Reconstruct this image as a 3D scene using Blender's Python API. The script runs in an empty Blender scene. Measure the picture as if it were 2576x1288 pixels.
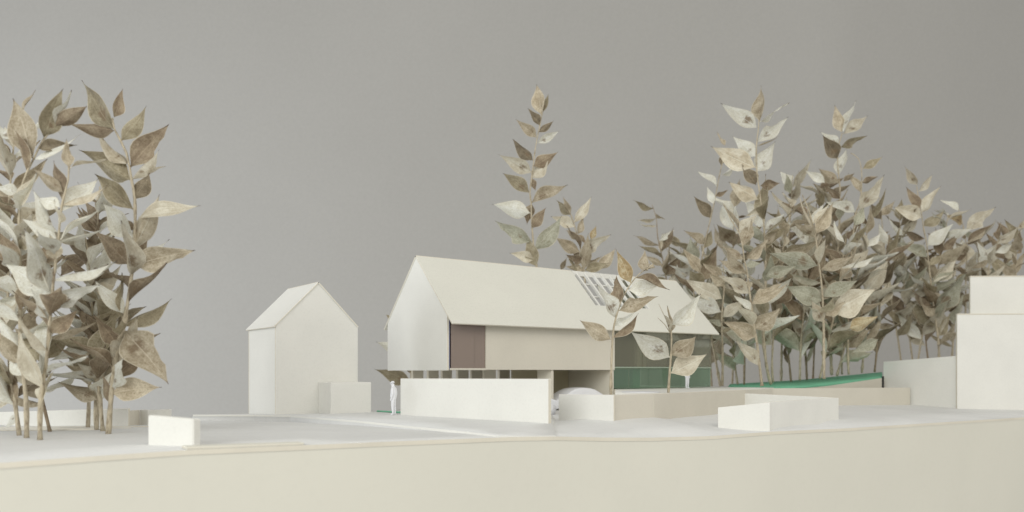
import bpy, bmesh, math, random
from mathutils import Vector, Matrix
from mathutils.geometry import delaunay_2d_cdt
random.seed(11)
R = math.radians
scene = bpy.context.scene
col = scene.collection

# ------------------------------------------------------------------ camera, light, exposure
# One unit is one metre of the built place at the scale of the figures (the model is about 1:100).
EYE = 2.3
AZ = R(53.9)
FX, FY = math.cos(AZ), math.sin(AZ)          # view direction on the ground
RX, RY = math.sin(AZ), -math.cos(AZ)         # to the right of it
cam_d = bpy.data.cameras.new('camera')
cam = bpy.data.objects.new('camera', cam_d); col.objects.link(cam)
cam.location = (0, 0, EYE); cam.rotation_euler = (R(90), 0, AZ - R(90))
cam_d.sensor_width = 36; cam_d.lens = 27.95; cam_d.shift_y = 0.1122
cam_d.clip_start = 0.5; cam_d.clip_end = 600
cam_d.dof.use_dof = True; cam_d.dof.focus_distance = 40; cam_d.dof.aperture_fstop = 0.19
scene.camera = cam

w = bpy.data.worlds.new('World'); scene.world = w; w.use_nodes = True
bg = w.node_tree.nodes['Background']
bg.inputs[0].default_value = (1.0, 0.985, 0.94, 1); bg.inputs[1].default_value = 0.53

def area(name, loc, target, sx, sy, power, color):
    l = bpy.data.lights.new(name, 'AREA'); l.shape = 'RECTANGLE'; l.size = sx; l.size_y = sy
    l.energy = power; l.color = color
    o = bpy.data.objects.new(name, l); col.objects.link(o); o.location = loc
    o.rotation_euler = (Vector(target) - Vector(loc)).to_track_quat('-Z', 'Y').to_euler()
    return o
area('window_light', (-78, -26, 36), (30, 38, 2), 70, 50, 57000, (0.985, 1.0, 0.97))
area('backdrop_fill', (-50, 108, 4), (40, 125, -14), 40, 40, 27000, (0.87, 0.93, 1.0))  # unseen fill lamp added to brighten the lower left of the backdrop
area('room_light', (35, -45, 75), (38, 38, 0), 80, 60, 23000, (1.0, 0.94, 0.81))

vs = scene.view_settings
vs.view_transform = 'Standard'; vs.look = 'None'; vs.exposure = 0.2; vs.gamma = 1.0

# ------------------------------------------------------------------ helpers
def G(u, d, z):
    r = (u - 1288) / 2000 * d
    return Vector((FX * d + RX * r, FY * d + RY * r, z))
def P(u, v, d):
    return G(u, d, EYE + (933 - v) / 2000 * d)
K = 2576 / 3078
def Pf(u, v, d): return P(u * K, v * K, d)

def link(name, me, mats, parent=None):
    o = bpy.data.objects.new(name, me); col.objects.link(o)
    for m in (mats if isinstance(mats, (list, tuple)) else [mats]):
        if m and len(me.materials) < 8: me.materials.append(m)
    if parent: o.parent = parent
    return o
def tag(o, label=None, cat=None, group=None, kind=None):
    if label: o['label'] = label
    if cat: o['category'] = cat
    if group: o['group'] = group
    if kind: o['kind'] = kind
    return o
def thing(name, label, cat, group=None):
    o = bpy.data.objects.new(name, None); col.objects.link(o); o.empty_display_size = 0.2
    return tag(o, label, cat, group)
def settle(root, loc):
    """put the empty at the base of the thing; parts keep their place"""
    root.location = loc
    for ch in root.children:
        ch.matrix_parent_inverse = Matrix.Translation(-Vector(loc))

def mesh(name, verts, faces, mi=None, smooth=False):
    me = bpy.data.meshes.new(name); me.from_pydata([tuple(v) for v in verts], [], faces)
    if mi:
        for p, i in zip(me.polygons, mi): p.material_index = i
    if smooth:
        for p in me.polygons: p.use_smooth = True
    me.update(); return me
def fixn(me):
    bm = bmesh.new(); bm.from_mesh(me); bmesh.ops.recalc_face_normals(bm, faces=bm.faces); bm.to_mesh(me); bm.free()
    return me
def bev(me, wd=0.02):
    bm = bmesh.new(); bm.from_mesh(me)
    es = [e for e in bm.edges if len(e.link_faces) == 2 and e.calc_face_angle(0) > 0.5]
    bmesh.ops.bevel(bm, geom=es, offset=wd, segments=1, affect='EDGES', clamp_overlap=True)
    bm.to_mesh(me); bm.free(); return me
def slab(name, poly, off, mats, parent=None, bw=0.018):
    """a card: polygon poly (3D points) with thickness vector off; rim faces take material 1"""
    n = len(poly); off = Vector(off); poly = [Vector(p) for p in poly]
    v = poly + [p + off for p in poly]
    f = [list(range(n)), list(range(2 * n - 1, n - 1, -1))]; mi = [0, 0]
    for i in range(n):
        j = (i + 1) % n; f.append([i, j, j + n, i + n]); mi.append(1)
    me = fixn(mesh(name, v, f, mi))
    if bw: bev(me, bw)
    return link(name, me, mats, parent)
def box(name, a, b, mats, parent=None, bw=0.015):
    x0, y0, z0 = a; x1, y1, z1 = b
    return slab(name, [(x0, y0, z0), (x1, y0, z0), (x1, y0, z1), (x0, y0, z1)], (0, y1 - y0, 0), mats, parent, bw)
def wall(name, a, b, z0a, z1a, z0b, z1b, th, mats, parent=None, bw=0.02):
    """upright card from ground point a to b with its own base and top heights; th behind the face"""
    a = Vector((a[0], a[1], 0)); b = Vector((b[0], b[1], 0)); d = (b - a).normalized()
    n = Vector((-d.y, d.x, 0)) * th
    return slab(name, [(a.x, a.y, z0a), (b.x, b.y, z0b), (b.x, b.y, z1b), (a.x, a.y, z1a)], n, mats, parent, bw)
def tube(name, pts, r0, r1, mat, parent=None, seg=8, knots=True):
    vs_, fs = [], []
    n = len(pts)
    for i, p in enumerate(pts):
        t = i / (n - 1); rad = r0 + (r1 - r0) * t
        if knots: rad *= random.uniform(0.85, 1.2) * (1.35 if random.random() < .09 else 1)
        dr = (pts[min(i + 1, n - 1)] - pts[max(i - 1, 0)]).normalized()
        s = dr.orthogonal().normalized() if abs(dr.z) < 0.2 else dr.cross(Vector((1, 0, 0))).normalized()
        q = dr.cross(s)
        for k in range(seg):
            a = 2 * math.pi * k / seg
            vs_.append(p + (s * math.cos(a) + q * math.sin(a)) * rad)
    for i in range(n - 1):
        for k in range(seg):
            k2 = (k + 1) % seg
            fs.append([i * seg + k, i * seg + k2, (i + 1) * seg + k2, (i + 1) * seg + k])
    fs.append(list(range(seg - 1, -1, -1))); fs.append([(n - 1) * seg + k for k in range(seg)])
    return link(name, mesh(name, vs_, fs, None, True), mat, parent)
def smooth_path(pts, step):
    out = []
    n = len(pts)
    for i in range(n - 1):
        p0, p1, p2, p3 = pts[max(i - 1, 0)], pts[i], pts[i + 1], pts[min(i + 2, n - 1)]
        m = max(2, int((p2 - p1).length / step))
        for k in range(m):
            t = k / m
            out.append(0.5 * ((2 * p1) + (p2 - p0) * t + (2 * p0 - 5 * p1 + 4 * p2 - p3) * t * t + (3 * p1 - p0 - 3 * p2 + p3) * t ** 3))
    out.append(pts[-1].copy()); return out

# ------------------------------------------------------------------ materials
def newmat(name):
    m = bpy.data.materials.new(name); m.use_nodes = True
    nt = m.node_tree; b = nt.nodes['Principled BSDF']; return m, nt, b
def N(nt, t, **kw):
    n = nt.nodes.new(t)
    for k, v in kw.items(): setattr(n, k, v)
    return n
def ramp(nt, src, stops):
    r = N(nt, 'ShaderNodeValToRGB'); e = r.color_ramp.elements
    while len(e) < len(stops): e.new(0.5)
    for x, (p, c) in zip(e, stops):
        x.position = p; x.color = c if len(c) == 4 else (*c, 1)
    nt.links.new(src, r.inputs[0]); return r.outputs[0]
def mixc(nt, fac, a, b, mode='MIX'):
    m = N(nt, 'ShaderNodeMix', data_type='RGBA', blend_type=mode)
    for s, x in ((m.inputs[0], fac), (m.inputs[6], a), (m.inputs[7], b)):
        if hasattr(x, 'is_output'): nt.links.new(x, s)
        elif isinstance(x, (int, float)): s.default_value = x
        else: s.default_value = (*x, 1)
    return m.outputs[2]
def noise(nt, vec, scale, detail=4, rough=0.55):
    n = N(nt, 'ShaderNodeTexNoise'); n.inputs['Scale'].default_value = scale
    n.inputs['Detail'].default_value = detail; n.inputs['Roughness'].default_value = rough
    if vec is not None: nt.links.new(vec, n.inputs['Vector'])
    return n.outputs['Fac']
def card(name, c, var=0.03, rough=0.75, speck=0.05, scale=1.0, bump=0.012):
    m, nt, b = newmat(name)
    co = N(nt, 'ShaderNodeTexCoord').outputs['Object']
    dk = tuple(x * (1 - var * 1.6) for x in c); lt = tuple(min(0.9, x * (1 + var * 0.6)) for x in c)
    a = ramp(nt, noise(nt, co, 0.35 * scale, 5), [(0.3, dk), (0.7, lt)])
    fib = ramp(nt, noise(nt, co, 9 * scale, 6, 0.7), [(0.28, (1 - speck,) * 3), (0.5, (1, 1, 1))])
    cc = mixc(nt, 1.0, a, fib, 'MULTIPLY')
    # tiny scuffs
    sp = ramp(nt, noise(nt, co, 3.1 * scale, 8, 0.8), [(0.72, (1, 1, 1)), (0.76, (0.90, 0.88, 0.84))])
    cc = mixc(nt, 1.0, cc, sp, 'MULTIPLY')
    nt.links.new(cc, b.inputs['Base Color']); b.inputs['Roughness'].default_value = rough
    b.inputs['Specular IOR Level'].default_value = 0.25
    bp = N(nt, 'ShaderNodeBump'); bp.inputs['Strength'].default_value = 0.25; bp.inputs['Distance'].default_value = bump
    nt.links.new(noise(nt, co, 14 * scale, 5, 0.65), bp.inputs['Height']); nt.links.new(bp.outputs[0], b.inputs['Normal'])
    return m
WHITE = card('white_card', (0.80, 0.795, 0.755))
EDGE = card('cut_card_edge', (0.74, 0.70, 0.60), 0.05)
CREAM = card('cream_board', (0.715, 0.70, 0.62), 0.02, speck=0.02, scale=0.4)
ROOFM = card('roof_card', (0.72, 0.715, 0.65), 0.02, speck=0.09)
GREY = card('grey_card', (0.715, 0.72, 0.715), 0.05, speck=0.06, scale=0.6)
TANM = card('beige_shade_card', (0.665, 0.63, 0.55), 0.03)  # piers are beige; on eave and garden walls it puts shade into the colour
OLIVE = card('olive_card', (0.56, 0.51, 0.37), 0.05)
GREEN = card('green_felt', (0.20, 0.53, 0.35), 0.12, rough=0.95, speck=0.25)
PLASTIC = card('white_plastic', (0.82, 0.83, 0.87), 0.02, rough=0.4, speck=0.02)
FRAME = card('pale_green_acrylic', (0.36, 0.44, 0.36), 0.03)
DARKM = card('gap_shade_black', (0.03, 0.03, 0.03), 0.02)  # near-black that stands for the shade inside the gap
CW = [WHITE, EDGE]; CC = [CREAM, EDGE]; CR = [ROOFM, EDGE]; CG = [GREY, EDGE]; CT = [TANM, EDGE]; CO = [OLIVE, EDGE]

def pane_mat(name, tint, gloss_c, rough=0.06, mixf=0.0, body=(0.2, 0.2, 0.2)):
    m, nt, b = newmat(name); nt.nodes.remove(b)
    out = nt.nodes['Material Output']
    tr = N(nt, 'ShaderNodeBsdfTransparent'); tr.inputs[0].default_value = (*tint, 1)
    df = N(nt, 'ShaderNodeBsdfDiffuse'); df.inputs[0].default_value = (*body, 1)
    gl = N(nt, 'ShaderNodeBsdfGlossy'); gl.inputs[0].default_value = (*gloss_c, 1); gl.inputs['Roughness'].default_value = rough
    fr = N(nt, 'ShaderNodeFresnel'); fr.inputs[0].default_value = 1.49
    m1 = N(nt, 'ShaderNodeMixShader'); m1.inputs[0].default_value = mixf
    ge = N(nt, 'ShaderNodeNewGeometry'); fm = N(nt, 'ShaderNodeMath', operation='SUBTRACT'); fm.use_clamp = True   # no inner reflection at the far side of the sheet
    nt.links.new(fr.outputs[0], fm.inputs[0]); nt.links.new(ge.outputs['Backfacing'], fm.inputs[1])
    nt.links.new(tr.outputs[0], m1.inputs[1]); nt.links.new(df.outputs[0], m1.inputs[2])
    m2 = N(nt, 'ShaderNodeMixShader'); nt.links.new(fm.outputs[0], m2.inputs[0])
    nt.links.new(m1.outputs[0], m2.inputs[1]); nt.links.new(gl.outputs[0], m2.inputs[2])
    nt.links.new(m2.outputs[0], out.inputs[0]); return m
BROWNGL = pane_mat('brown_acrylic', (0.5, 0.41, 0.35), (1, 1, 1), 0.14, 0.7, (0.36, 0.288, 0.248))
GLASS = pane_mat('smoked_acrylic', (0.66, 0.66, 0.58), (1, 1, 1), 0.05, 0.22, (0.38, 0.38, 0.30))
GREENGL = pane_mat('green_acrylic', (0.62, 0.74, 0.64), (1, 1, 1), 0.05, 0.22, (0.33, 0.45, 0.35))
BLUEGL = pane_mat('clear_acrylic_edge', (0.55, 0.6, 0.85), (1, 1, 1), 0.1, 0.5, (0.25, 0.27, 0.5))

def backdrop_mat():
    m, nt, b = newmat('grey_wall_paint')
    co = N(nt, 'ShaderNodeTexCoord').outputs['Object']
    c = ramp(nt, noise(nt, co, 0.03, 4), [(0.3, (0.420, 0.413, 0.397)), (0.7, (0.440, 0.433, 0.417))])
    g = ramp(nt, noise(nt, co, 2.2, 6, 0.8), [(0.35, (0.94, 0.94, 0.94)), (0.65, (1.0, 1.0, 1.0))])
    nt.links.new(mixc(nt, 1.0, c, g, 'MULTIPLY'), b.inputs['Base Color']); b.inputs['Roughness'].default_value = 0.9
    b.inputs['Specular IOR Level'].default_value = 0.1
    return m
WALLM = backdrop_mat()

TONES = {  # pigment of the dried leaves; dark tones also hold some leaves' shade
    'w': ((0.857, 0.865, 0.811), (0.749, 0.740, 0.656)), 'p': ((0.758, 0.725, 0.618), (0.621, 0.570, 0.458)),
    'c': ((0.745, 0.70, 0.585), (0.60, 0.53, 0.405)), 't': ((0.640, 0.575, 0.454), (0.483, 0.415, 0.309)),
    'o': ((0.473, 0.425, 0.309), (0.345, 0.300, 0.207)), 'b': ((0.414, 0.345, 0.251), (0.276, 0.215, 0.150)),
    'd': ((0.325, 0.275, 0.198), (0.212, 0.175, 0.121)), 'g': ((0.561, 0.565, 0.463), (0.433, 0.430, 0.338)),
    'r': ((0.608, 0.539, 0.372), (0.440, 0.326, 0.177))}
def leaf_mat(key, hi, lo):
    m, nt, b = newmat('dried_leaf_' + {'w': 'white', 'p': 'pale', 'c': 'cream', 't': 'tan', 'o': 'olive', 'b': 'brown', 'd': 'dark', 'g': 'grey_green', 'r': 'russet'}[key])
    L = nt.links.new
    uv = N(nt, 'ShaderNodeUVMap').outputs[0]
    rnd = N(nt, 'ShaderNodeObjectInfo').outputs['Random']
    sep = N(nt, 'ShaderNodeSeparateXYZ'); L(uv, sep.inputs[0])
    t, s = sep.outputs[0], sep.outputs[1]
    off = N(nt, 'ShaderNodeCombineXYZ'); mul = N(nt, 'ShaderNodeMath', operation='MULTIPLY'); L(rnd, mul.inputs[0]); mul.inputs[1].default_value = 37.0
    L(mul.outputs[0], off.inputs[0]); L(mul.outputs[0], off.inputs[2])
    asp = N(nt, 'ShaderNodeVectorMath', operation='MULTIPLY'); L(uv, asp.inputs[0]); asp.inputs[1].default_value = (1, .42, 1)
    add = N(nt, 'ShaderNodeVectorMath', operation='ADD'); L(asp.outputs[0], add.inputs[0]); L(off.outputs[0], add.inputs[1])
    v = add.outputs[0]
    c = ramp(nt, noise(nt, v, 3.6, 6, 0.7), [(0.30, tuple(x * (.95 if key in 'wp' else .78) for x in lo)), (0.44, lo), (0.60, hi)])
    # fine mottle
    c = mixc(nt, 1.0, c, ramp(nt, noise(nt, v, 26, 5, 0.75), [(0.36, (0.84, 0.82, 0.77) if key in 'wpc' else (0.68, 0.65, 0.58)), (0.56, (1.03, 1.03, 1.03))]), 'MULTIPLY')
    # dark speckles
    c = mixc(nt, ramp(nt, noise(nt, v, 13, 3, 0.8), [(0.64, (0, 0, 0)), (0.70, (0.75, 0.75, 0.75))]), c, (0.20, 0.14, 0.09))
    # long veins: fine streaks that run base to tip
    mp = N(nt, 'ShaderNodeMapping'); L(v, mp.inputs[0]); mp.inputs['Scale'].default_value = (2.0, 80.0, 1.0)
    c = mixc(nt, 1.0, c, ramp(nt, noise(nt, mp.outputs[0], 1.0, 2), [(0.35, (0.88, 0.87, 0.84)), (0.55, (1, 1, 1))]), 'MULTIPLY')
    # brown scar near the flower point of each leaf
    sc = asp
    ds = N(nt, 'ShaderNodeVectorMath', operation='DISTANCE'); L(sc.outputs[0], ds.inputs[0]); ds.inputs[1].default_value = (0.30, 0.20, 0)
    nz = N(nt, 'ShaderNodeMath', operation='MULTIPLY_ADD'); L(noise(nt, v, 11, 4, 0.7), nz.inputs[0]); nz.inputs[1].default_value = 0.34; L(ds.outputs['Value'], nz.inputs[2])
    thr = N(nt, 'ShaderNodeMath', operation='MULTIPLY_ADD'); L(rnd, thr.inputs[0]); thr.inputs[1].default_value = 0.22; thr.inputs[2].default_value = -0.225
    sm = N(nt, 'ShaderNodeMath', operation='ADD'); L(nz.outputs[0], sm.inputs[0]); L(thr.outputs[0], sm.inputs[1])
    c = mixc(nt, ramp(nt, sm.outputs[0], [(0.0, (0.85, 0.85, 0.85)), (0.07, (0, 0, 0))]), c, (0.23, 0.165, 0.10))
    # midrib and rim
    ab = N(nt, 'ShaderNodeMath', operation='SUBTRACT'); L(s, ab.inputs[0]); ab.inputs[1].default_value = 0.5
    ab2 = N(nt, 'ShaderNodeMath', operation='ABSOLUTE'); L(ab.outputs[0], ab2.inputs[0])
    c = mixc(nt, ramp(nt, ab2.outputs[0], [(0.008, (0.5, 0.5, 0.5)), (0.022, (0, 0, 0))]), c, tuple(min(0.85, x * 1.25) for x in hi))
    c = mixc(nt, ramp(nt, ab2.outputs[0], [(0.462, (0, 0, 0)), (0.49, (0.75, 0.75, 0.75))]), c, (0.74, 0.68, 0.54))
    # spine tip
    c = mixc(nt, ramp(nt, t, [(0.93, (0, 0, 0)), (0.985, (0.9, 0.9, 0.9))]), c, (0.10, 0.065, 0.05))
    hs = N(nt, 'ShaderNodeHueSaturation'); L(c, hs.inputs['Color'])
    mr = N(nt, 'ShaderNodeMapRange'); L(rnd, mr.inputs[0]); mr.inputs[3].default_value = 0.82; mr.inputs[4].default_value = 1.1
    L(mr.outputs[0], hs.inputs['Value'])
    c = hs.outputs[0]
    L(c, b.inputs['Base Color']); b.inputs['Roughness'].default_value = 0.62; b.inputs['Specular IOR Level'].default_value = 0.3
    bp = N(nt, 'ShaderNodeBump'); bp.inputs['Strength'].default_value = 0.45; bp.inputs['Distance'].default_value = 0.03
    L(noise(nt, mp.outputs[0], 1.0, 4), bp.inputs['Height']); L(bp.outputs[0], b.inputs['Normal'])
    tl = N(nt, 'ShaderNodeBsdfTranslucent'); L(c, tl.inputs[0])
    mx = N(nt, 'ShaderNodeMixShader'); mx.inputs[0].default_value = 0.15
    L(b.outputs[0], mx.inputs[1]); L(tl.outputs[0], mx.inputs[2]); L(mx.outputs[0], nt.nodes['Material Output'].inputs[0])
    return m
LEAFM = {k: leaf_mat(k, *v) for k, v in TONES.items()}
def stem_mat(name, a, bcol):
    m, nt, b = newmat(name)
    co = N(nt, 'ShaderNodeTexCoord').outputs['Object']
    mp = N(nt, 'ShaderNodeMapping'); nt.links.new(co, mp.inputs[0]); mp.inputs['Scale'].default_value = (9, 9, 2.6)
    c = ramp(nt, noise(nt, mp.outputs[0], 1.0, 6, 0.7), [(0.32, bcol), (0.5, a), (0.72, tuple(min(0.85, x * 1.3) for x in a))])
    nt.links.new(c, b.inputs['Base Color']); b.inputs['Roughness'].default_value = 0.7
    bp = N(nt, 'ShaderNodeBump'); bp.inputs['Strength'].default_value = 0.5; bp.inputs['Distance'].default_value = 0.04
    nt.links.new(noise(nt, mp.outputs[0], 2.0, 5), bp.inputs['Height']); nt.links.new(bp.outputs[0], b.inputs['Normal'])
    return m
STEM = stem_mat('dry_stem', (0.47, 0.41, 0.30), (0.17, 0.125, 0.08))
STEMD = stem_mat('dark_dry_stem', (0.32, 0.25, 0.17), (0.12, 0.08, 0.05))

# ------------------------------------------------------------------ backdrop: two grey walls that meet in a soft corner
def backdrop():
    cpt = G(2110, 120, 0); a = G(-1500, 122, 0); b = cpt + (Vector((FX, FY, 0)) * 0.28 + Vector((RX, RY, 0)) * 0.96) * 130
    d1 = (cpt - a).normalized(); d2 = (b - cpt).normalized()
    line = [a, a + (cpt - a) * 0.5]
    p0, p2 = cpt - d1 * 4, cpt + d2 * 4
    for k in range(13):
        t = k / 12; line.append(p0 * (1 - t) ** 2 + cpt * 2 * t * (1 - t) + p2 * t * t)
    line += [cpt + d2 * 70, b]
    v, f = [], []
    for p in line: v += [(p.x, p.y, -40), (p.x, p.y, 110)]
    for i in range(len(line) - 1): f.append([2 * i, 2 * i + 2, 2 * i + 3, 2 * i + 1])
    tag(link('backdrop', mesh('backdrop', v, f, None, True), WALLM), kind='structure')
backdrop()

# ------------------------------------------------------------------ ground sheets and base
def sheet(name, boundary, inner, th, mats):
    pts = boundary + inner; nb = len(boundary)
    res = delaunay_2d_cdt([p.xy for p in pts], [(i, (i + 1) % nb) for i in range(nb)], [], 1, 1e-4)
    v2, e2, f2, ov = res[0], res[1], res[2], res[3]
    zs = []
    for i, q in enumerate(v2):
        k = ov[i][0] if ov[i] else min(range(len(pts)), key=lambda j: (pts[j].xy - q).length)
        zs.append(pts[k].z)
    bm = bmesh.new(); top = [bm.verts.new((q.x, q.y, z)) for q, z in zip(v2, zs)]
    for f in f2:
        try: bm.faces.new([top[i] for i in f])
        except ValueError: pass
    bm.normal_update()
    for f in bm.faces:
        if f.normal.z < 0: f.normal_flip()
    bmesh.ops.subdivide_edges(bm, edges=[e for e in bm.edges if not e.is_boundary], cuts=1, use_grid_fill=True)
    bmesh.ops.triangulate(bm, faces=bm.faces)
    for _ in range(6):
        bmesh.ops.smooth_vert(bm, verts=[v for v in bm.verts if not v.is_boundary], factor=0.3, use_axis_z=True)
    for f in bm.faces: f.smooth = True
    ex = bmesh.ops.extrude_face_region(bm, geom=list(bm.faces))
    nv = [g for g in ex['geom'] if isinstance(g, bmesh.types.BMVert)]
    for v in nv: v.co.z += th
    for v in bm.verts: v.co.z -= 0
    newf = {f for f in ex['geom'] if isinstance(f, bmesh.types.BMFace)}
    bm.normal_update()
    for f in bm.faces:
        if abs(f.normal.z) < 0.5: f.material_index = 1; f.smooth = False
    bmesh.ops.recalc_face_normals(bm, faces=bm.faces)
    for v in bm.verts: v.co.z -= th
    me = bpy.data.meshes.new(name); bm.to_mesh(me); bm.free()
    return link(name, me, mats)

HX, HY = G(1130, 46, 0).xy
def H(L, Y, z): return Vector((HX + L, HY + Y, z))
YF = 24.0
def front(u, z):
    k = (u - 1288) / 2000
    return G(u, YF / (FY + RY * k), z)
FRONT = [(-350, .0), (0, -.04), (250, .0), (485, .025), (760, -.03), (1001, -.08), (1289, -.17), (1404, -.26), (1520, -.42), (1639, -.56),
         (1789, -.68), (1949, -.68), (2139, -.80), (2339, -.86), (2576, -.97), (2760, -1.03)]
fr_pts = [front(u, z) for u, z in FRONT]
street_b = fr_pts + [G(2760, 82, -.6), G(2300, 82, -.6), G(2200, 70, -.3), G(1942, 62, .0), G(1863, 60, .1), G(1700, 55, .2), G(1560, 47, .2),
                     H(13.0, 2.5, -.32), H(13.0, 7.2, -.32), H(7.0, 7.2, -.42), G(1200, 45, -.5), G(800, 47, -.55), G(485, 49, -.5), G(440, 38, -.25), G(0, 34.5, -.03), G(-350, 33, 0)]
street_i = [G(1405, 39, -.16), G(1543, 37.0, .24), G(1390, 45, -.28), G(1380, 35.4, -.12), G(1100, 36, -.19), G(900, 38, -.22), G(640, 40.5, -.30), G(560, 36, -.2), G(640, 33, -.14),
            G(760, 32, -.14), G(1000, 29.8, -.12), G(400, 34.4, .03), G(330, 33.4, .08), G(100, 33.6, -.06), G(430, 29, -.04), G(300, 28, 0), G(100, 26, 0), G(1645, 39.5, .38), G(1724, 47.8, .22),
            G(1863, 56, .12), G(2112, 57.4, -.42), G(2290, 65, -.52), G(2408, 62, -.57), G(2576, 60, -.55), G(1809, 39.6, -.74), G(1937, 40, -.72), G(2110, 46.5, -.68),
            G(1500, 34.5, -.3), G(1450, 37, -.2), G(1700, 41, -.22)]
tag(sheet('street', street_b, street_i, 0.15, CG), kind='structure')

upper_b = [G(485, 41.8, 0), G(640, 41.8, 0), G(730, 41.2, 0), G(800, 39.3, 0), G(900, 36.8, 0), G(1050, 33.1, -.03), G(1180, 30.9, -.07), front(1260, -.11) + Vector((0, .12, 0)),
           front(1330, -.17) + Vector((0, .06, 0)), front(1400, -.22) + Vector((0, .06, 0)), G(1391, 35.5, -.04), G(1396, 40, -.1), H(7.4, 0, -.26), H(7.4, 7.2, -.28), H(0, 5.5, -.05), G(990, 46, 0), G(935, 45.6, 0), G(880, 47, -.1), G(640, 51, -.32),
           G(620, 47, -.3), G(485, 46, -.27)]
upper_i = [G(700, 42.5, -.01), G(830, 42.5, 0), G(930, 43.9, 0), G(1000, 41.5, 0), G(1180, 38.5, 0), G(1370, 35.8, -.02), G(1250, 34, -.03), G(626, 46, -.25), G(1300, 44, -.1), G(1250, 50, -.15)]
tag(sheet('pavement', upper_b, upper_i, 0.10, [GREY, WHITE]), kind='structure')
sub = [p + Vector((0, .06 if i < 10 else 0, -.104)) for i, p in enumerate(upper_b)]
tag(sheet('pavement_base', sub, [p - Vector((0, 0, .104)) for p in upper_i], 0.5, [GREY, GREY]), kind='structure')

base = thing('base_box', 'tall cream board front of the model base filling the bottom of the picture', 'model base')
prof = [(p.x, YF + 0.025, p.z - 0.152) for p in fr_pts]
slab('front_panel', prof + [(prof[-1][0], YF + .025, -16), (prof[0][0], YF + .07, -16)], (0, 0.6, 0), CC, base, 0)
x0, x1 = prof[0][0], prof[-1][0]
box('side_panel', (x0, YF + .68, -16), (x0 + .6, 78, -1.4), CC, base); box('side_panel', (x1 - .6, YF + .68, -16), (x1, 78, -1.8), CC, base)
settle(base, (30, YF, -16))

t = thing('card_strip', 'thin cream card strip lying along the front edge right of the nearest block', 'card strip')
a, b_ = front(470, .03), front(766, -.03)
slab('strip', [a + Vector((0, .02, .0)), b_ + Vector((0, .02, 0)), b_ + Vector((0, .5, 0)), a + Vector((0, .6, 0))], (0, 0, .08), [CREAM, EDGE], t); settle(t, a)
for k, (ua, da, ub, db) in enumerate([(-300, 31.8, 405, 32.6), (-300, 30.9, 330, 31.7), (-300, 30.1, 260, 30.9)]):
    o = slab('terrain_step', [G(ua, da, .004 + k * .0), G(ub, db, .004), G(ub - 4, db + .25, .004), G(ua, da + .3, .004)], (0, 0, .035), [GREY, EDGE], None, 0)
    tag(o, kind='structure')

# ------------------------------------------------------------------ terrace and lawn
C1, C2, C3 = G(1545, 37.1, 1.0), G(1645, 39.5, 1.0), G(1944, 55, 1.0)
for p in (C1, C2, C3): p.z = 1.06
ter_b = [C1 + Vector((.2, .15, 0)), C2 + Vector((0, .2, 0)), C3 + Vector((0, .2, 0)), G(1950, 62, 1.03), G(1800, 63, 1.03), H(23.4, 0.5, 1.04), H(23.4, 7.5, 1.03), H(13.15, 7.5, 1.05), H(13.15, 0, 1.05)]
tag(sheet('terrace', ter_b, [H(17, -3, 1.06), H(20, -4, 1.05)], 0.6, [WHITE, EDGE]), kind='structure')
lawn_b = [G(1945, 57.6, .93), G(2080, 62.5, 1.20), G(2220, 67, 1.80), G(2219, 76, 2.19), G(2010, 74, 1.45), G(1836, 73, 1.09), G(1832, 62, 1.08)]
tag(sheet('lawn', lawn_b, [G(2000, 65, 1.2), G(2130, 69, 1.65)], 0.09, [GREEN, GREEN]), kind='structure')
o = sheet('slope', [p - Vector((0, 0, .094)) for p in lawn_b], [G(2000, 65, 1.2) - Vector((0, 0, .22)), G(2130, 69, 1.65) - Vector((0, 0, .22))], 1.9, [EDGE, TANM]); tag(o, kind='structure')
tag(slab('turf_strip', [G(948, 44.6, .012), G(1010, 43.2, .012), G(1010, 44.0, .012), G(948, 45.3, .012)], (0, 0, .04), [GREEN, GREEN], None, 0), kind='structure')
tag(slab('back_ground', [G(2215, 77, .3), G(2215, 95, .3), G(2800, 95, .3), G(2800, 70, .3), G(2430, 70, .3)], (0, 0, .5), CG, None, 0), kind='structure')

# ------------------------------------------------------------------ big gabled house
hs = thing('gabled_house', 'long white card house on piers with steep roof, brown window and slatted roof opening', 'model house')
ZU, ZE, ZR, YM, WD = 2.36, 5.03, 9.40, 3.6, 7.4
sl = (ZR - ZE) / (YM + .67)
def rz(y): return ZR - abs(y - YM) * sl
def RP(L, s, side, lift=0.0):
    y = YM - s * (YM + .67) if side < 0 else YM + s * (YM + .67)
    return H(L, y, ZR - s * (ZR - ZE) + lift)
gz = .07
g = slab('gable_wall', [H(-.16, 0, ZU - .04), H(-.16, WD, ZU - .04), H(-.16, WD, rz(WD) - gz), H(-.16, YM, ZR - gz), H(-.16, 0, rz(0) - gz)], (.16, 0, 0), CW, hs)
box('acrylic_edge', H(.003, .02, ZU + .05), H(.05, .3, rz(0) - .25), [BLUEGL], hs, 0)
box('wall', H(2.6, 0, ZU), H(13.1, .16, rz(0) - .12), CT, hs)  # darker card tone carries the shade under the eave
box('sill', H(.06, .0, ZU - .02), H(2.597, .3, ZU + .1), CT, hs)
pl = thing('window', None, None); pl.parent = hs
for a0, a1 in ((.16, 1.77), (1.79, 2.57)):
    o = box('pane', H(a0, .06 if a0 < 1 else .10, ZU + .103), H(a1, .10 if a0 < 1 else .14, rz(0) - .1), [BROWNGL], pl, 0)
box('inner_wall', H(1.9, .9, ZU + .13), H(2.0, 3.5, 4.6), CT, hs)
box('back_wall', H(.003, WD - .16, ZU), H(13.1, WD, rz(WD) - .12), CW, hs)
box('floor_slab', H(.003, .165, ZU - .0), H(13.1, WD - .165, ZU + .12), CT, hs)
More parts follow.
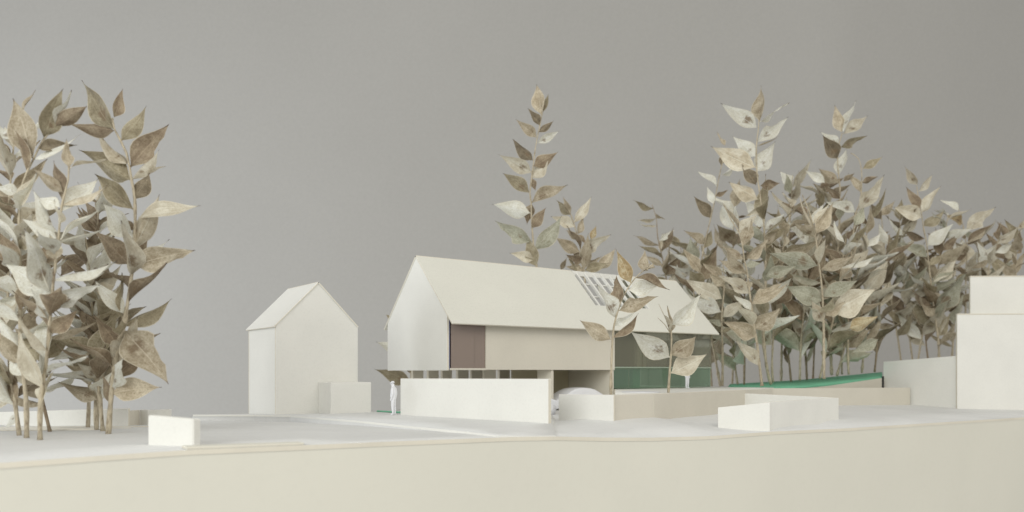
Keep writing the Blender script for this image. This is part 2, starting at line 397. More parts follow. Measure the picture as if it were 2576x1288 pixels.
box('loft_light_catcher', H(12.6, .3, 5.3), H(17.6, WD - .3, 5.38), CW, hs)  # white card added to catch light behind the roof opening
box('inner_gable', H(13.12, .2, ZU), H(13.2, WD - .2, 4.6), CO, hs)
L0, LA, LB, L1, SO = -.2, 12.3, 17.55, 23.1, .60
for side in (-1, 1):
    pts = [RP(L0, 0, side), RP(L1, 0, side), RP(L1, 1, side), RP(L0, 1, side)] if side > 5 else [RP(L0, 0, side), RP(LA, 0, side), RP(LA, SO, side), RP(LB, SO, side), RP(LB, 0, side), RP(L1, 0, side), RP(L1, 1, side), RP(L0, 1, side)]
    nrm = Vector((0, side * sl, 1)).normalized()
    slab('roof_slope', pts, nrm * -.10, CR, hs, 0.012)
# rafters and purlins of the roof opening
for side in (-1,):
    for i in range(7):
        Lr = LA + .32 + i * .8
        a, b_ = RP(Lr, .012, side), RP(Lr, SO + .0, side)
        a.y -= 0; nrm = Vector((0, side * sl, 1)).normalized()
        slab('rafter', [a - nrm * .02, b_ - nrm * .02, b_ - nrm * .2, a - nrm * .2], (.15, 0, 0), [WHITE, WHITE], hs, 0)
    for s in (.18, .40):
        a, b_ = RP(LA, s, side), RP(LB, s, side); nrm = Vector((0, side * sl, 1)).normalized(); dn = Vector((0, -1 if side < 0 else 1, -sl)).normalized() * .1
        slab('purlin', [a - nrm * .21, b_ - nrm * .21, b_ + dn - nrm * .21, a + dn - nrm * .21], nrm * -.1, [WHITE, WHITE], hs, 0)
box('ridge_beam', H(LA + .02, YM - .06, ZR - .36), H(LB - .02, YM + .06, ZR - .02), [WHITE, WHITE], hs, 0)
# glazed right part
def win(mat, a, b2, name='window'):
    fr = box(name + '_frame', H(a[0], .02, a[1]), H(b2[0], .05, a[1] + .07), [FRAME, FRAME], hs, 0)
    box('pane', H(a[0], .03, a[1] + .073), H(b2[0], .09, b2[1]), [mat], fr, 0)
    return fr
for a0, a1 in ((13.13, 15.75), (15.78, 18.3), (18.33, 20.9), (20.93, 23.0)):
    win(GLASS, (a0, 2.50), (a1, rz(0) - .13))
for a0, a1 in ((13.13, 16.4), (16.43, 19.7), (19.73, 23.0)):
    o = box('lower_pane', H(a0, .10, 1.10), H(a1, .16, 2.495), [GREENGL], hs, 0)
box('end_pane', H(22.94, .2, 1.1), H(23.0, WD - .1, 4.7), [GLASS], hs, 0)
box('floor_slab', H(13.22, .2, 2.42), H(19.2, WD - .2, 2.5), CO, hs)
box('partition', H(13.3, 2.2, 2.52), H(18.4, 2.35, 5.0), [OLIVE, OLIVE], hs); box('partition', H(13.3, 2.9, 1.08), H(17.2, 3.05, 2.4), [GREEN, GREEN], hs)
box('column', H(15.9, 1.1, 1.08), H(16.6, 1.5, 2.415), [GREEN, GREEN], hs); box('column', H(15.7, .5, 2.51), H(16.6, .8, 5.0), [WHITE, WHITE], hs); box('column', H(19.6, 5, 1.08), H(20.0, 5.4, 4.7), CO, hs)
box('back_pane', H(13.3, WD - .1, 1.1), H(22.9, WD - .04, 4.4), [GLASS], hs, 0)
# ground floor: piers at the back, carport
def Lat(u, Y):           # where a sight line at picture column u crosses the plane Y of the house
    k = (u - 1288) / 2000; r0 = (1130 - 1288) / 2000 * 46 + RY * Y; d0 = 46 + FY * Y
    return (k * d0 - r0) / (RX - k * FX)
for ua, ub in ((1242, 1273), (1289, 1319), (1331, 1359), (1377, 1409), (1419, 1455), (1502, 1533), (1544, 1573), (1583, 1615)):
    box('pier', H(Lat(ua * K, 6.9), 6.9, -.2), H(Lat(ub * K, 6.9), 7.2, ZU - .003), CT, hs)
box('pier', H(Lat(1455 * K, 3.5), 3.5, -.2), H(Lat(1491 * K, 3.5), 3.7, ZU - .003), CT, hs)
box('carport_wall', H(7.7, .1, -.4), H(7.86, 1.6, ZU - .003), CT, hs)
box('carport_wall', H(7.86, 4.6, -.4), H(12.9, 4.75, ZU - .003), CO, hs)
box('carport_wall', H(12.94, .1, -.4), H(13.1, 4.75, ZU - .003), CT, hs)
settle(hs, H(11.5, 3.6, 0))
pl.matrix_parent_inverse = Matrix()
pl.location = -Vector(hs.location)
for ch in list(pl.children): pass

# ------------------------------------------------------------------ small house with annex
sm = thing('small_house', 'small white gabled card house with low annex standing at the back edge', 'model house')
k1 = G(694, 42.9, 0)
def S(x, y, z): return Vector((k1.x + x, k1.y + y, z))
SW, SD, SE, SR = 4.8, 4.6, 4.86, 7.28
ss = (SR - SE) / (SW / 2)
slab('wall', [S(0, 0, -.25), S(SW, 0, -.05), S(SW, 0, SE - .06), S(SW / 2, 0, SR - .06), S(0, 0, SE - .06)], (0, .15, 0), CW, sm)
slab('wall', [S(0, SD - .15, -.3), S(SW, SD - .15, -.3), S(SW, SD - .15, SE - .06), S(SW / 2, SD - .15, SR - .06), S(0, SD - .15, SE - .06)], (0, .15, 0), CW, sm)
slab('wall', [S(.002, .152, -.4), S(.002, SD - .152, -.4), S(.002, SD - .152, SE - .08), S(.002, .152, SE - .08)], (.15, 0, 0), CW, sm)
slab('wall', [S(SW - .002, .152, -.3), S(SW - .002, SD - .152, -.3), S(SW - .002, SD - .152, SE - .08), S(SW - .002, .152, SE - .08)], (-.15, 0, 0), CW, sm)
for sd in (-1, 1):
    e = SW / 2 + (.16 if sd < 0 else .03)
    cx = SW / 2
    nrm = Vector((sd * ss, 0, 1)).normalized()
    slab('roof_slope', [S(cx, -.06, SR), S(cx, SD + .06, SR), S(cx + sd * e, SD + .06, SR - e * ss), S(cx + sd * e, -.06, SR - e * ss)], nrm * -.09 if sd < 0 else nrm * -.088, CW, sm)
an = box('annex', S(2.4, -1.73, -.15), S(4.8, -.003, 1.67), [WHITE, WHITE], sm, .03)
settle(sm, S(2.4, 2.3, 0))

# ------------------------------------------------------------------ garden walls and blocks
def one_wall(name, label, cat, segs, grp=None):
    t = thing(name, label, cat, grp)
    for s in segs: wall('panel', *s, t)
    a = segs[0][0]; settle(t, (a[0], a[1], segs[0][2])); return t
a, b_ = G(1007, 41.8, 0), G(1379, 35.4, 0)
one_wall('garden_wall', 'long bright white card wall beside the standing figure in front of the house', 'wall', [
    (a, b_, -.12, 1.90, -.3, 1.945, .24, CW)])
a, b_, c_ = G(1405, 39, 0), G(1543, 37, 0), G(1645, 39.5, 0)
one_wall('retaining_wall', 'low card wall bending round the terrace, white at the driveway and shade-toned to the right', 'wall', [
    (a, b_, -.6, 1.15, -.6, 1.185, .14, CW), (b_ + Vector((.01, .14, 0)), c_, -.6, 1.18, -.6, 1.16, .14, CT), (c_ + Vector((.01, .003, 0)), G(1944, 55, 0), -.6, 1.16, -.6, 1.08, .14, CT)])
one_wall('boundary_wall', 'shade-toned card wall behind the folded box, ending left of the stepped blocks', 'wall', [
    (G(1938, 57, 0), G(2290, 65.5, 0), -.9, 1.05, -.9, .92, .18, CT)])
fa, fc, fd, fe = G(1806, 39.7, 0), G(1937, 39.15, 0), G(2110, 46.2, 0), G(1866, 50.5, 0)
t = thing('folded_wall', 'open box of three white card walls at the front edge, right of the driveway', 'wall')
wall('panel', fa, fc, -.95, .47, -.85, .75, .16, CW, t); wall('panel', fc + Vector((.02, .17, 0)), fd, -.85, .75, -.9, .74, .16, CW, t); wall('panel', fe, fd + Vector((-.1, .05, 0)), -.9, .88, -.9, .735, .16, CW, t)
settle(t, (fc.x, fc.y, -.75))
a, b_, c_ = G(-300, 35.6, 0), G(322, 33.0, 0), G(392, 34.6, 0)
t = thing('low_wall', 'low white card wall behind the stems at far left with a curved striped end', 'wall')
wall('panel', a, b_, -.45, .30, -.3, .75, .15, CW, t)
arc = [G(324, 33.3, 0), G(337, 33.6, 0), G(352, 34.2, 0), G(372, 34.0, 0), G(395, 34.2, 0), G(432, 34.9, 0)]
for i in range(5): wall('panel', arc[i], arc[i + 1], -.12, .63, -.12, .62, .12, [TANM if i < 2 else WHITE, EDGE], t, 0.008)
settle(t, (b_.x, b_.y, 0))
fa, fb = G(371, 24.6, 0), G(486, 24.0, 0)
t = thing('nearest_block', 'nearest white card block, slightly blurred, at the front edge beside the tall leaves', 'block')
wall('body', fa, fb, -.14, .93, -.13, .84, .34, [WHITE, WHITE], t, .04); settle(t, (fa.x, fa.y, 0))

# stepped white building at the right
sb = thing('stepped_building', 'plain white stepped card building with lower wing at the right edge', 'model house')
def fbox(name, u0, u1, d0, d1, z0, z1, dep, mats=CW):
    a, b2 = G(u0, d0, 0), G(u1, d1, 0); dr = (b2 - a).normalized(); n = Vector((-dr.y, dr.x, 0)); k = (u0 - 1288) / 2000 + .03; n2 = Vector((FX + RX * k, FY + RY * k, 0)).normalized()
    wall('front_wall', a, b2, z0, z1, z0, z1, .22, mats, sb)
    wall('coping', a - n * .015, b2 - n * .015, z1 + .003, z1 + .085, z1 + .003, z1 + .085, .26, [EDGE, EDGE], sb, 0.01)
    q = a + n * .224 + dr * .12
    wall('side_wall', q + n2 * dep, q, z0, z1, z0, z1, .2, mats, sb)
    slab('roof', [a + n * .226 + dr * .36 + Vector((0, 0, z1 - .25)), b2 + n * .226 + Vector((0, 0, z1 - .25)), b2 + n2 * dep + Vector((0, 0, z1 - .25)), a + n2 * dep + dr * .36 + Vector((0, 0, z1 - .25))], (0, 0, .15), mats, sb)
fbox('lower', 2408, 2780, 62, 61.4, -.9, 6.68, 9)
fbox('upper', 2441, 2790, 65, 64.4, 6.3, 9.98, 5)
wall('wing_wall', G(2222, 68, 0), G(2407, 62.3, 0), -.9, 3.08, -.9, 3.48, .2, CW, sb)
settle(sb, G(2440, 64, -.6))
t = thing('gap_shade', 'black slab for the shaded slot between the green lawn and the right wing wall', 'slot'); slab('slot', [G(2219.5, 66.9, .6), G(2224, 66.9, .6), G(2224, 66.9, 1.84), G(2219.5, 66.9, 1.84)], (.12, .2, 0), [DARKM], t, 0); settle(t, G(2221, 67, .6))  # solid black slab paints the shade between lawn and wing wall

# ------------------------------------------------------------------ figures and cars
def figure(loc, yaw, label, height=1.75, cap=True):
    V = [(0, 0, .92), (0, 0, 1.15), (.01, 0, 1.38), (.02, 0, 1.50), (.05, 0, 1.60), (.06, 0, 1.69),
         (0, .09, .86), (.02, .10, .48), (-.01, .10, .07), (.12, .11, .03), (0, -.09, .86), (-.01, -.10, .48), (-.05, -.10, .07), (.08, -.11, .03),
         (-.01, .19, 1.40), (-.05, .24, 1.12), (.04, .24, .86), (.08, .23, .76), (-.01, -.19, 1.40), (-.06, -.24, 1.12), (.0, -.25, .87), (.04, -.24, .77)]
    E = [(0, 1), (1, 2), (2, 3), (3, 4), (4, 5), (0, 6), (6, 7), (7, 8), (8, 9), (0, 10), (10, 11), (11, 12), (12, 13), (2, 14), (14, 15), (15, 16), (16, 17), (2, 18), (18, 19), (19, 20), (20, 21)]
    Rr = [.20, .20, .195, .075, .10, .09, .11, .075, .05, .04, .11, .075, .05, .04, .075, .055, .045, .035, .075, .055, .045, .035]
    me = bpy.data.meshes.new('person'); me.from_pydata(V, E, [])
    o = bpy.data.objects.new('person', me); col.objects.link(o)
    sk = o.modifiers.new('skin', 'SKIN'); o.modifiers.new('sub', 'SUBSURF').levels = 2; o.modifiers['sub'].render_levels = 2
    for i, sv in enumerate(me.skin_vertices[0].data):
        sv.radius = (Rr[i], Rr[i] * (.85 if i in (0, 1, 2) else 1)); sv.use_root = (i == 0)
    me.materials.append(PLASTIC)
    for p in me.polygons: p.use_smooth = True
    o.location = loc; o.rotation_euler = (0, 0, yaw); o.scale = (height / 1.78,) * 3
    tag(o, label, 'figurine', 'white scale figures')
    # nose and ears, chin as small relief of the head
    for nm, pts in (('nose', [(.155, 0, 1.655), (.185, 0, 1.635)]), ('ear', [(.055, .098, 1.66), (.05, .108, 1.63)]), ('ear', [(.055, -.098, 1.66), (.05, -.108, 1.63)])):
        q = tube(nm, [Vector(p) for p in pts], .022, .018, PLASTIC, o, 6, False)
    q = tube('cap', [Vector((.04, 0, 1.70)), Vector((.05, 0, 1.76)), Vector((.05, 0, 1.80))], .112, .06, PLASTIC, o, 10, False)
    q = tube('cap_brim', [Vector((.06, 0, 1.715)), Vector((.10, 0, 1.715)), Vector((.19, 0, 1.70))], .05, .03, PLASTIC, o, 8, False)
    return o
FW = math.atan2(-RY, -RX)
figure(G(990, 41.4, .0), FW - .25, 'white figure standing at the left end of the long garden wall')
figure(G(1729, 56.5, 1.06), FW + 2.4, 'white figure on the terrace half hidden behind a plant leaf', 1.7)

def car_mesh():
    prof = [(-2.1, .18), (-2.12, .62), (-1.95, .82), (-1.45, .90), (-.75, 1.34), (-.2, 1.46), (.6, 1.47), (1.25, 1.36), (1.75, 1.05), (2.02, .95), (2.1, .6), (2.05, .18)]
    bm = bmesh.new(); rows = []
    for y, sc, zz in ((-.85, .93, .0), (-.84, 1, .0), (-.6, 1, .0), (0, 1, .03), (.6, 1, .0), (.84, 1, .0), (.85, .93, .0)):
        row = []
        for x, z in prof:
            top = max(0, (z - .9) / .57)
            yy = y * (1 - .22 * top)
            row.append(bm.verts.new((x * sc, yy, (z if abs(y) < .85 else .35 + (z - .35) * .93) + (zz if z > 1 else 0))))
        rows.append(row)
    for r0, r1 in zip(rows, rows[1:]):
        for i in range(len(prof)):
            j = (i + 1) % len(prof); bm.faces.new([r0[i], r0[j], r1[j], r1[i]])
    bm.faces.new(rows[0]); bm.faces.new(rows[-1][::-1])
    bmesh.ops.recalc_face_normals(bm, faces=bm.faces)
    for f in bm.faces: f.smooth = True
    me = bpy.data.meshes.new('body'); bm.to_mesh(me); bm.free(); return me
def car(loc, yaw, label):
    t = thing('model_car', label, 'model car', 'white model cars by the house')
    o = link('body', CAR, PLASTIC, t); o.modifiers.new('sub', 'SUBSURF').render_levels = 1
    for x in (-1.3, 1.3):
        for y in (-.80, .80):
            wl = tube('wheel', [Vector((x, y - .1, .33)), Vector((x, y - .05, .33)), Vector((x, y + .05, .33)), Vector((x, y + .1, .33))], .33, .33, WHEELM, t, 14, False)
    t.location = loc; t.rotation_euler = (0, 0, yaw); return t
CAR = car_mesh(); WHEELM = PLASTIC
car(H(10.3, .9, -.27), 0, 'white model car parked in the open carport under the house')
pc = G(1396, 46, 0); car((pc.x - 1.9, pc.y + .45, -.24), math.pi, 'white model car mostly hidden behind the right end of the garden wall')
o = tube('pond_disc', [G(1612, 46, 1.065), G(1612, 46, 1.10)], 1.1, 1.1, PLASTIC, None, 28, False); tag(o, 'flat white disc lying on the terrace left of the short plant', 'disc')
for p in o.data.polygons: p.use_smooth = False

# ------------------------------------------------------------------ leaves
WT = [(0, .02), (.04, .08), (.10, .32), (.18, .66), (.27, .92), (.36, 1.0), (.46, .95), (.56, .80), (.66, .60), (.76, .39), (.85, .21), (.91, .10), (.955, .04), (1.0, .006)]
def leaf_geo(rng, bend, fold, twist, wave, notch, shift):
    cols = (-1, -.55, 0, .55, 1)
    v, f, uvs = [], [], []
    for i, (t_, w_) in enumerate(WT):
        tt = min(1, max(0, t_ + 0)); ww = w_ * (1 + shift * (t_ - .4))
        cz = bend * (t_ ** 1.6) + .02 * math.sin(7 * t_); cy = .04 * math.sin(3.1 * t_ + shift * 9)
        an_ = twist * t_
        for c in cols:
            hw = .5 * ww
            if notch and c == notch and .45 < t_ < .75: hw *= .62
            y = c * hw; z = abs(y) * fold + wave * math.sin(t_ * 11 + c * 2) * abs(c)
            ca, sa = math.cos(an_), math.sin(an_)
            v.append((tt, cy + y * ca - z * sa, cz + (y * sa + z * ca) * .42)); uvs.append((t_, .5 + c * .5))
    n = len(cols)
    for i in range(len(WT) - 1):
        for k in range(n - 1): f.append([i * n + k, (i + 1) * n + k, (i + 1) * n + k + 1, i * n + k + 1])
    return v, f, uvs
rng = random.Random(4)
GEO = []
for i in range(14):
    GEO.append(leaf_geo(rng, rng.uniform(-.16, .22), rng.uniform(.2, .85) * (1 if i % 4 else -1), rng.uniform(-.55, .55), rng.uniform(.0, .06), (1 if i in (3, 9) else -1 if i == 6 else 0), rng.uniform(-.5, .35)))
LEAF = {}
def leaf_mesh(k, tone):
    if (k, tone) not in LEAF:
        v, f, uvs = GEO[k]; me = bpy.data.meshes.new('leaf'); me.from_pydata(v, [], f)
        ul = me.uv_layers.new(name='UVMap')
        for lp in me.loops: ul.data[lp.index].uv = uvs[lp.vertex_index]
        for p in me.polygons: p.use_smooth = True
        me.materials.append(LEAFM[tone]); me.update(); LEAF[(k, tone)] = me
    return LEAF[(k, tone)]
VIEW = Vector((FX, FY, 0))
def put_leaf(root, base, tip, normal, width, tone):
    x = tip - base; ln = x.length; x.normalize()
    z = normal - x * normal.dot(x)
    if z.length < 1e-3: z = x.orthogonal()
    z.normalize(); y = z.cross(x)
    o = bpy.data.objects.new('leaf', leaf_mesh(rng.randrange(len(GEO)), tone)); col.objects.link(o); o.parent = root
    m = Matrix((x, y, z)).transposed().to_4x4() @ Matrix.Diagonal((ln, ln * width, ln, 1)); m.translation = base - root.location
    o.matrix_local = m
    return o
class Sprig:
    def __init__(self, key, label, d, pts, r=.09, full=True, lean=0.0, mat=None, buried=.0):
        self.key = key; self.d = d; fn = Pf if full else P
        n = len(pts); self.px = [(p[0], p[1]) if full else (p[0] / K, p[1] / K) for p in pts]
        P3 = [fn(p[0], p[1], d + lean * i / max(1, n - 1)) for i, p in enumerate(pts)]
        self.root = thing('leaf_sprig', label, 'model tree', 'dried leaf sprigs used as trees')
        self.root.location = P3[0]
        if buried: P3 = [P3[0] - Vector((0, 0, buried))] + P3
        self.path = smooth_path(P3, .35)
        self.lean = lean
        o = tube('stem', [p - self.root.location for p in self.path], r * .92, r * .28, mat or STEM, self.root, 7)
    def dist(self, u, v):
        best = 1e9
        for (a, b), (c, e) in zip(self.px, self.px[1:]):
            t_ = max(0, min(1, ((u - a) * (c - a) + (v - b) * (e - b)) / max(1e-6, (c - a) ** 2 + (e - b) ** 2)))
            best = min(best, math.hypot(u - a - t_ * (c - a), v - b - t_ * (e - b)))
        return best
    def leaf(self, bu, bv, tu, tv, w_, tone):
        """one leaf read off the photograph: base and tip, how wide it shows, its tone"""
        d = self.d
        near = min(self.path, key=lambda q: (q - Pf(bu, bv, d)).length)
        dn = near.x * FX + near.y * FY
        b = Pf(bu, bv, dn)
        px = Pf(bu, bv, dn); ln = (Pf(tu, tv, dn) - px).length
        gap = (near - b).length
        if gap < ln * .5: b = b.lerp(near, .75)
        dt = rng.uniform(-.32, .32) * ln
        tp = Pf(tu, tv, dn + dt)
        x = (tp - b).normalized()
        fac = -(VIEW - x * VIEW.dot(x)).normalized()
        W = w_ * 1.08 if w_ >= .3 else .40; roll = math.acos(max(.05, min(1, w_ / W))) * rng.choice((-1, 1))
        if w_ >= .3: roll = rng.uniform(-.45, .45)
        # roll is random
        nrm = Matrix.Rotation(roll, 3, x) @ fac
        put_leaf(self.root, b, tp, nrm, W, tone)
    def fill(self, t0, t1, gapm, length, tones, spread=1.0, up=(28, 68), wd=1.0):
        acc, az = 0.0, rng.uniform(0, 6.28)
        n = len(self.path); tot = sum((self.path[i + 1] - self.path[i]).length for i in range(n - 1))
        nxt, s_ = t0 * tot, 0.0
        for i in range(n - 1):
            a, b = self.path[i], self.path[i + 1]; l = (b - a).length
            while nxt <= s_ + l and nxt <= t1 * tot:
                p = a.lerp(b, (nxt - s_) / l); ax = (b - a).normalized()
                az += R(137) + rng.uniform(-.5, .5)
                q = ax.orthogonal().normalized(); rad = Matrix.Rotation(az, 3, ax) @ q
                th = R(rng.uniform(*up)); rel = nxt / tot
                di = (ax * math.cos(th) + rad * math.sin(th)).normalized()
                ln = length * rng.uniform(.7, 1.15) * (1 - .30 * max(0, rel - .55) / .45)
                nm = (ax * 1.0 + Vector((rng.uniform(-1, 1), rng.uniform(-1, 1), rng.uniform(-.6, .6))) * .9 * spread)
                put_leaf(self.root, p, p + di * ln, nm, rng.uniform(.30, .45) * wd, rng.choice(tones))
                nxt += gapm * rng.uniform(.7, 1.3)
            s_ += l
SP = {}
def sprig(key, label, d, pts, **kw): SP[key] = Sprig(key, label, d, pts, **kw)
# --- stand of tall sprigs at the left
sprig('L1', 'rightmost tall leafy sprig of the left group, leaning over at the top', 28.9, [(325, 1305), (335, 1180), (350, 1060), (375, 960), (395, 830), (405, 720), (405, 600), (395, 540), (380, 460), (345, 390), (338, 355)], r=.105)
sprig('L2', 'frontmost sprig of the left group with pale stem and white leaves', 26.5, [(120, 1322), (122, 1210), (140, 1080), (150, 960), (160, 850), (175, 720), (185, 620), (205, 540), (207, 470)], r=.085)
sprig('L3', 'tall sprig at far left whose top bends to the right with long pointed leaves', 27.3, [(80, 1316), (78, 1200), (62, 1050), (60, 900), (58, 750), (58, 620), (70, 545), (100, 480), (130, 420), (165, 383)], r=.09)
sprig('L4', 'leafy sprig cut by the left picture edge', 28.4, [(58, 1310), (45, 1210), (30, 1100), (24, 950), (25, 800), (28, 600), (40, 450), (40, 420)], r=.08)
sprig('L5', 'slanting dark stemmed sprig behind the front one in the left group', 30.2, [(150, 1298), (135, 1235), (110, 1120), (95, 1000), (90, 850)], r=.075, mat=STEMD)
sprig('L6', 'straight grey stemmed sprig at the back of the left group', 31.9, [(264, 1287), (268, 1180), (275, 1000), (282, 820), (295, 650), (300, 560)], r=.085)
sprig('L7', 'back sprig of the left group standing between two close stems', 30.8, [(290, 1292), (288, 1200), (280, 1000), (270, 820), (255, 700)], r=.08)
sprig('L8', 'short thick stemmed sprig touching the rightmost sprig of the left group', 30.2, [(309, 1297), (300, 1200), (288, 1080), (292, 980), (300, 900)], r=.085)
LEFT = ('L1', 'L2', 'L3', 'L4', 'L5', 'L6', 'L7', 'L8')
LV = """L1 345 385 229 236 .36 o|L3 68 335 103 267 .3 t|L3 95 470 35 292 .42 t|L3 75 525 45 380 .3 b|L3 130 405 195 272 .22 o|L3 165 385 239 287 .12 w|L3 165 383 262 318 .27 b|L4 100 390 150 328 .3 w
L4 40 420 -20 370 .5 w|L4 27 480 -12 420 .45 b|L3 115 450 230 433 .3 d|L3 105 485 235 393 .25 w|L2 208 520 200 417 .38 t|L2 215 520 318 467 .1 c|L1 392 540 235 452 .38 o|L1 355 402 207 374 .32 b|L1 385 487 292 398 .25 c
L1 345 350 374 267 .2 b|L1 370 427 442 320 .38 o|L1 397 505 510 375 .4 b|L1 402 545 477 448 .3 p|L1 440 525 498 497 .05 c|L1 410 600 447 518 .55 d|L1 398 640 280 522 .36 o|L1 447 650 600 613 .32 p|L1 403 740 478 583 .3 c
L1 395 705 293 607 .42 w|L1 408 785 446 720 .45 b|L1 400 810 590 753 .36 t|L1 375 800 272 690 .4 b|L1 355 945 362 820 .25 o|L7 345 860 285 905 .6 c|L6 300 975 455 913 .3 t|L1 335 1100 415 955 .45 c|L1 395 1000 505 1154 .5 t
L1 335 1195 480 1160 .5 t|L8 290 1205 175 1150 .32 t|L2 130 1230 160 1110 .35 p|L4 75 1210 0 1110 .5 b|L2 115 1150 40 1090 .4 w|L2 150 880 0 790 .45 w|L2 165 910 305 855 .3 w|L2 145 960 100 870 .5 w|L2 160 1010 235 930 .42 b
L7 295 1008 215 965 .5 p|L7 285 1015 145 1085 .35 w|L3 65 1010 120 1085 .5 o|L3 110 1140 20 1060 .5 w|L4 55 1000 -10 930 .6 b|L3 48 885 -20 910 .4 w|L3 52 590 -20 560 .5 w|L3 58 625 115 520 .4 p|L2 185 585 95 505 .3 t
L2 180 630 110 590 .55 w|L2 190 610 322 555 .22 c|L2 165 705 60 655 .4 w|L2 205 720 298 622 .22 w|L4 45 675 -10 615 .5 o|L3 58 800 -10 690 .6 b|L3 62 745 125 700 .35 o|L2 165 790 97 750 .5 b|L6 185 830 280 750 .45 b
L2 165 780 150 700 .5 c|L6 275 900 330 860 .4 p|L7 275 930 190 880 .4 t|L8 300 1080 370 1010 .4 o|L5 100 1040 40 985 .45 t|L8 300 1130 230 1090 .4 p|L1 330 1210 300 1120 .3 b|L7 285 1120 200 1075 .4 o|L5 120 1160 170 1090 .3 b
L4 40 1180 -15 1230 .4 p|L4 50 1240 10 1290 .4 w|L6 290 700 230 640 .4 b|L6 285 760 340 690 .4 o|L6 290 640 340 560 .35 p|L7 265 760 200 700 .4 d|L6 282 840 215 800 .4 b|L1 405 700 350 650 .3 b|L6 278 950 330 1010 .4 b"""
# --- behind and beside the houses
sprig('N', 'lone tall sprig rising behind the ridge of the big roof', 63, [(1615, 960), (1613, 802), (1604, 740), (1598, 660), (1597, 610), (1593, 580), (1600, 520), (1606, 470), (1612, 430), (1622, 380), (1632, 335)], r=.11)
sprig('O', 'shorter bushy sprig behind the roof ridge end, right of the lone tall one', 66, [(1765, 960), (1757, 830), (1742, 735), (1725, 672), (1712, 635), (1708, 620)], r=.1)
sprig('Q', 'half hidden sprig peeping out left of the big gable', 60, [(1238, 1200), (1236, 1130), (1225, 1050), (1195, 990), (1178, 960)], r=.09)
LV += """
N 1628 345 1610 252 .4 t|N 1635 340 1647 280 .33 o|N 1624 375 1587 325 .4 d|N 1608 415 1549 358 .35 t|N 1622 402 1664 362 .35 d|N 1618 435 1682 393 .3 w|N 1603 478 1540 417 .38 d|N 1608 500 1680 454 .4 b
N 1595 520 1497 463 .35 p|N 1600 540 1648 478 .5 p|N 1592 585 1511 519 .38 o|N 1602 537 1610 573 .5 b|N 1605 610 1706 552 .35 t|N 1590 635 1478 615 .4 w|N 1598 615 1585 675 .5 b|N 1602 690 1642 625 .45 b
N 1598 730 1485 662 .35 g|N 1612 750 1687 647 .4 g|N 1610 800 1577 708 .42 o|N 1590 785 1531 760 .4 p
O 1715 650 1667 602 .28 o|O 1712 645 1692 590 .3 t|O 1728 665 1777 588 .3 p|O 1725 685 1655 650 .4 p|O 1735 700 1757 650 .35 t|O 1745 755 1670 715 .4 t|O 1742 700 1765 738 .4 b|O 1752 760 1838 705 .36 p|O 1775 720 1792 678 .4 r
O 1760 790 1700 765 .5 b|O 1685 812 1705 773 .35 d|O 1755 800 1803 770 .4 t|O 1800 810 1850 745 .4 t|O 1750 780 1715 740 .4 b|O 1760 810 1830 790 .4 o|O 1755 815 1700 800 .4 t|O 1770 800 1760 745 .4 t|O 1740 720 1700 690 .4 t
Q 1210 1062 1129 1028 .35 w|Q 1225 1148 1125 1107 .42 o|Q 1178 965 1160 945 .4 o|Q 1180 975 1165 995 .35 p|Q 1232 1130 1262 1112 .3 b"""
# --- two young plants in front of the house
sprig('P1', 'short spotted sprig by the white retaining wall in front of the roof slats', 40, [(1836, 1195), (1838, 1090), (1843, 1000), (1850, 960), (1865, 910), (1885, 870), (1910, 835), (1932, 815)], r=.075)
sprig('P2', 'short plant with four broad leaves on the terrace before the green glazing', 45, [(2009, 1182), (2013, 1120), (2018, 1050), (2018, 1000), (2014, 960)], r=.085)
LV += """
P1 1894 855 1853 748 .38 r|P1 1865 910 1852 826 .46 b|P1 1925 812 1938 748 .42 t|P1 1920 835 2015 868 .28 b|P1 1895 875 1985 855 .42 w|P1 1865 935 1980 890 .34 t|P1 1850 950 1783 862 .45 w|P1 1830 1025 1742 964 .42 t
P1 1848 985 1912 935 .35 w|P1 1845 1010 1918 940 .26 b|P2 2012 1078 1896 998 .44 w|P2 2025 1065 2092 1008 .62 t|P2 2020 1125 2125 1066 .46 p|P2 2022 980 2107 883 .44 w|P2 2017 1000 2012 918 .14 t|P2 2010 990 1990 940 .15 p"""
# --- wood on the lawn at the right
sprig('S1', 'front sprig of the right wood with spotted tan leaves and a curving stem', 60, [(1917, 971), (1911, 922), (1904, 862), (1898, 830), (1888, 753), (1879, 684), (1872, 653), (1868, 619), (1858, 582), (1841, 557), (1822, 515)], full=False, r=.12)
sprig('S2', 'tallest sprig of the right wood with white leaves at its top', 63, [(1940, 967), (1930, 930), (1921, 860), (1921, 820), (1924, 757), (1926, 695), (1922, 571), (1912, 490), (1904, 433), (1903, 370), (1908, 322), (1910, 280)], full=False, r=.13)
sprig('S3', 'slim sprig standing just right of the tallest one in the right wood', 65, [(1945, 962), (1942, 922), (1946, 830), (1955, 720), (1975, 600), (1995, 500)], full=False, r=.1)
sprig('S4', 'sprig with pale straight lower stem at the middle of the green lawn edge', 61, [(2073, 953), (2072, 890), (2072, 822), (2069, 746), (2065, 703), (2057, 642), (2051, 590), (2035, 530), (2018, 490)], full=False, r=.12)
sprig('S5', 'second tallest sprig of the right wood, with a loose brown and white top', 70, [(2092, 944), (2090, 880), (2092, 816), (2100, 700), (2110, 600), (2113, 485), (2111, 453), (2107, 412), (2109, 370), (2119, 335)], full=False, r=.13)
sprig('S6', 'sprig with a hooked top twig right of the second tallest one', 68, [(2135, 942), (2132, 860), (2136, 740), (2143, 623), (2149, 569), (2153, 536), (2164, 504), (2168, 440), (2160, 400), (2140, 385)], full=False, r=.12)
sprig('S7', 'bare tipped thin sprig above the left end of the right wing wall', 80, [(2270, 935), (2256, 833), (2247, 803), (2241, 738), (2233, 680), (2222, 600), (2218, 552), (2211, 495)], full=False, r=.11)
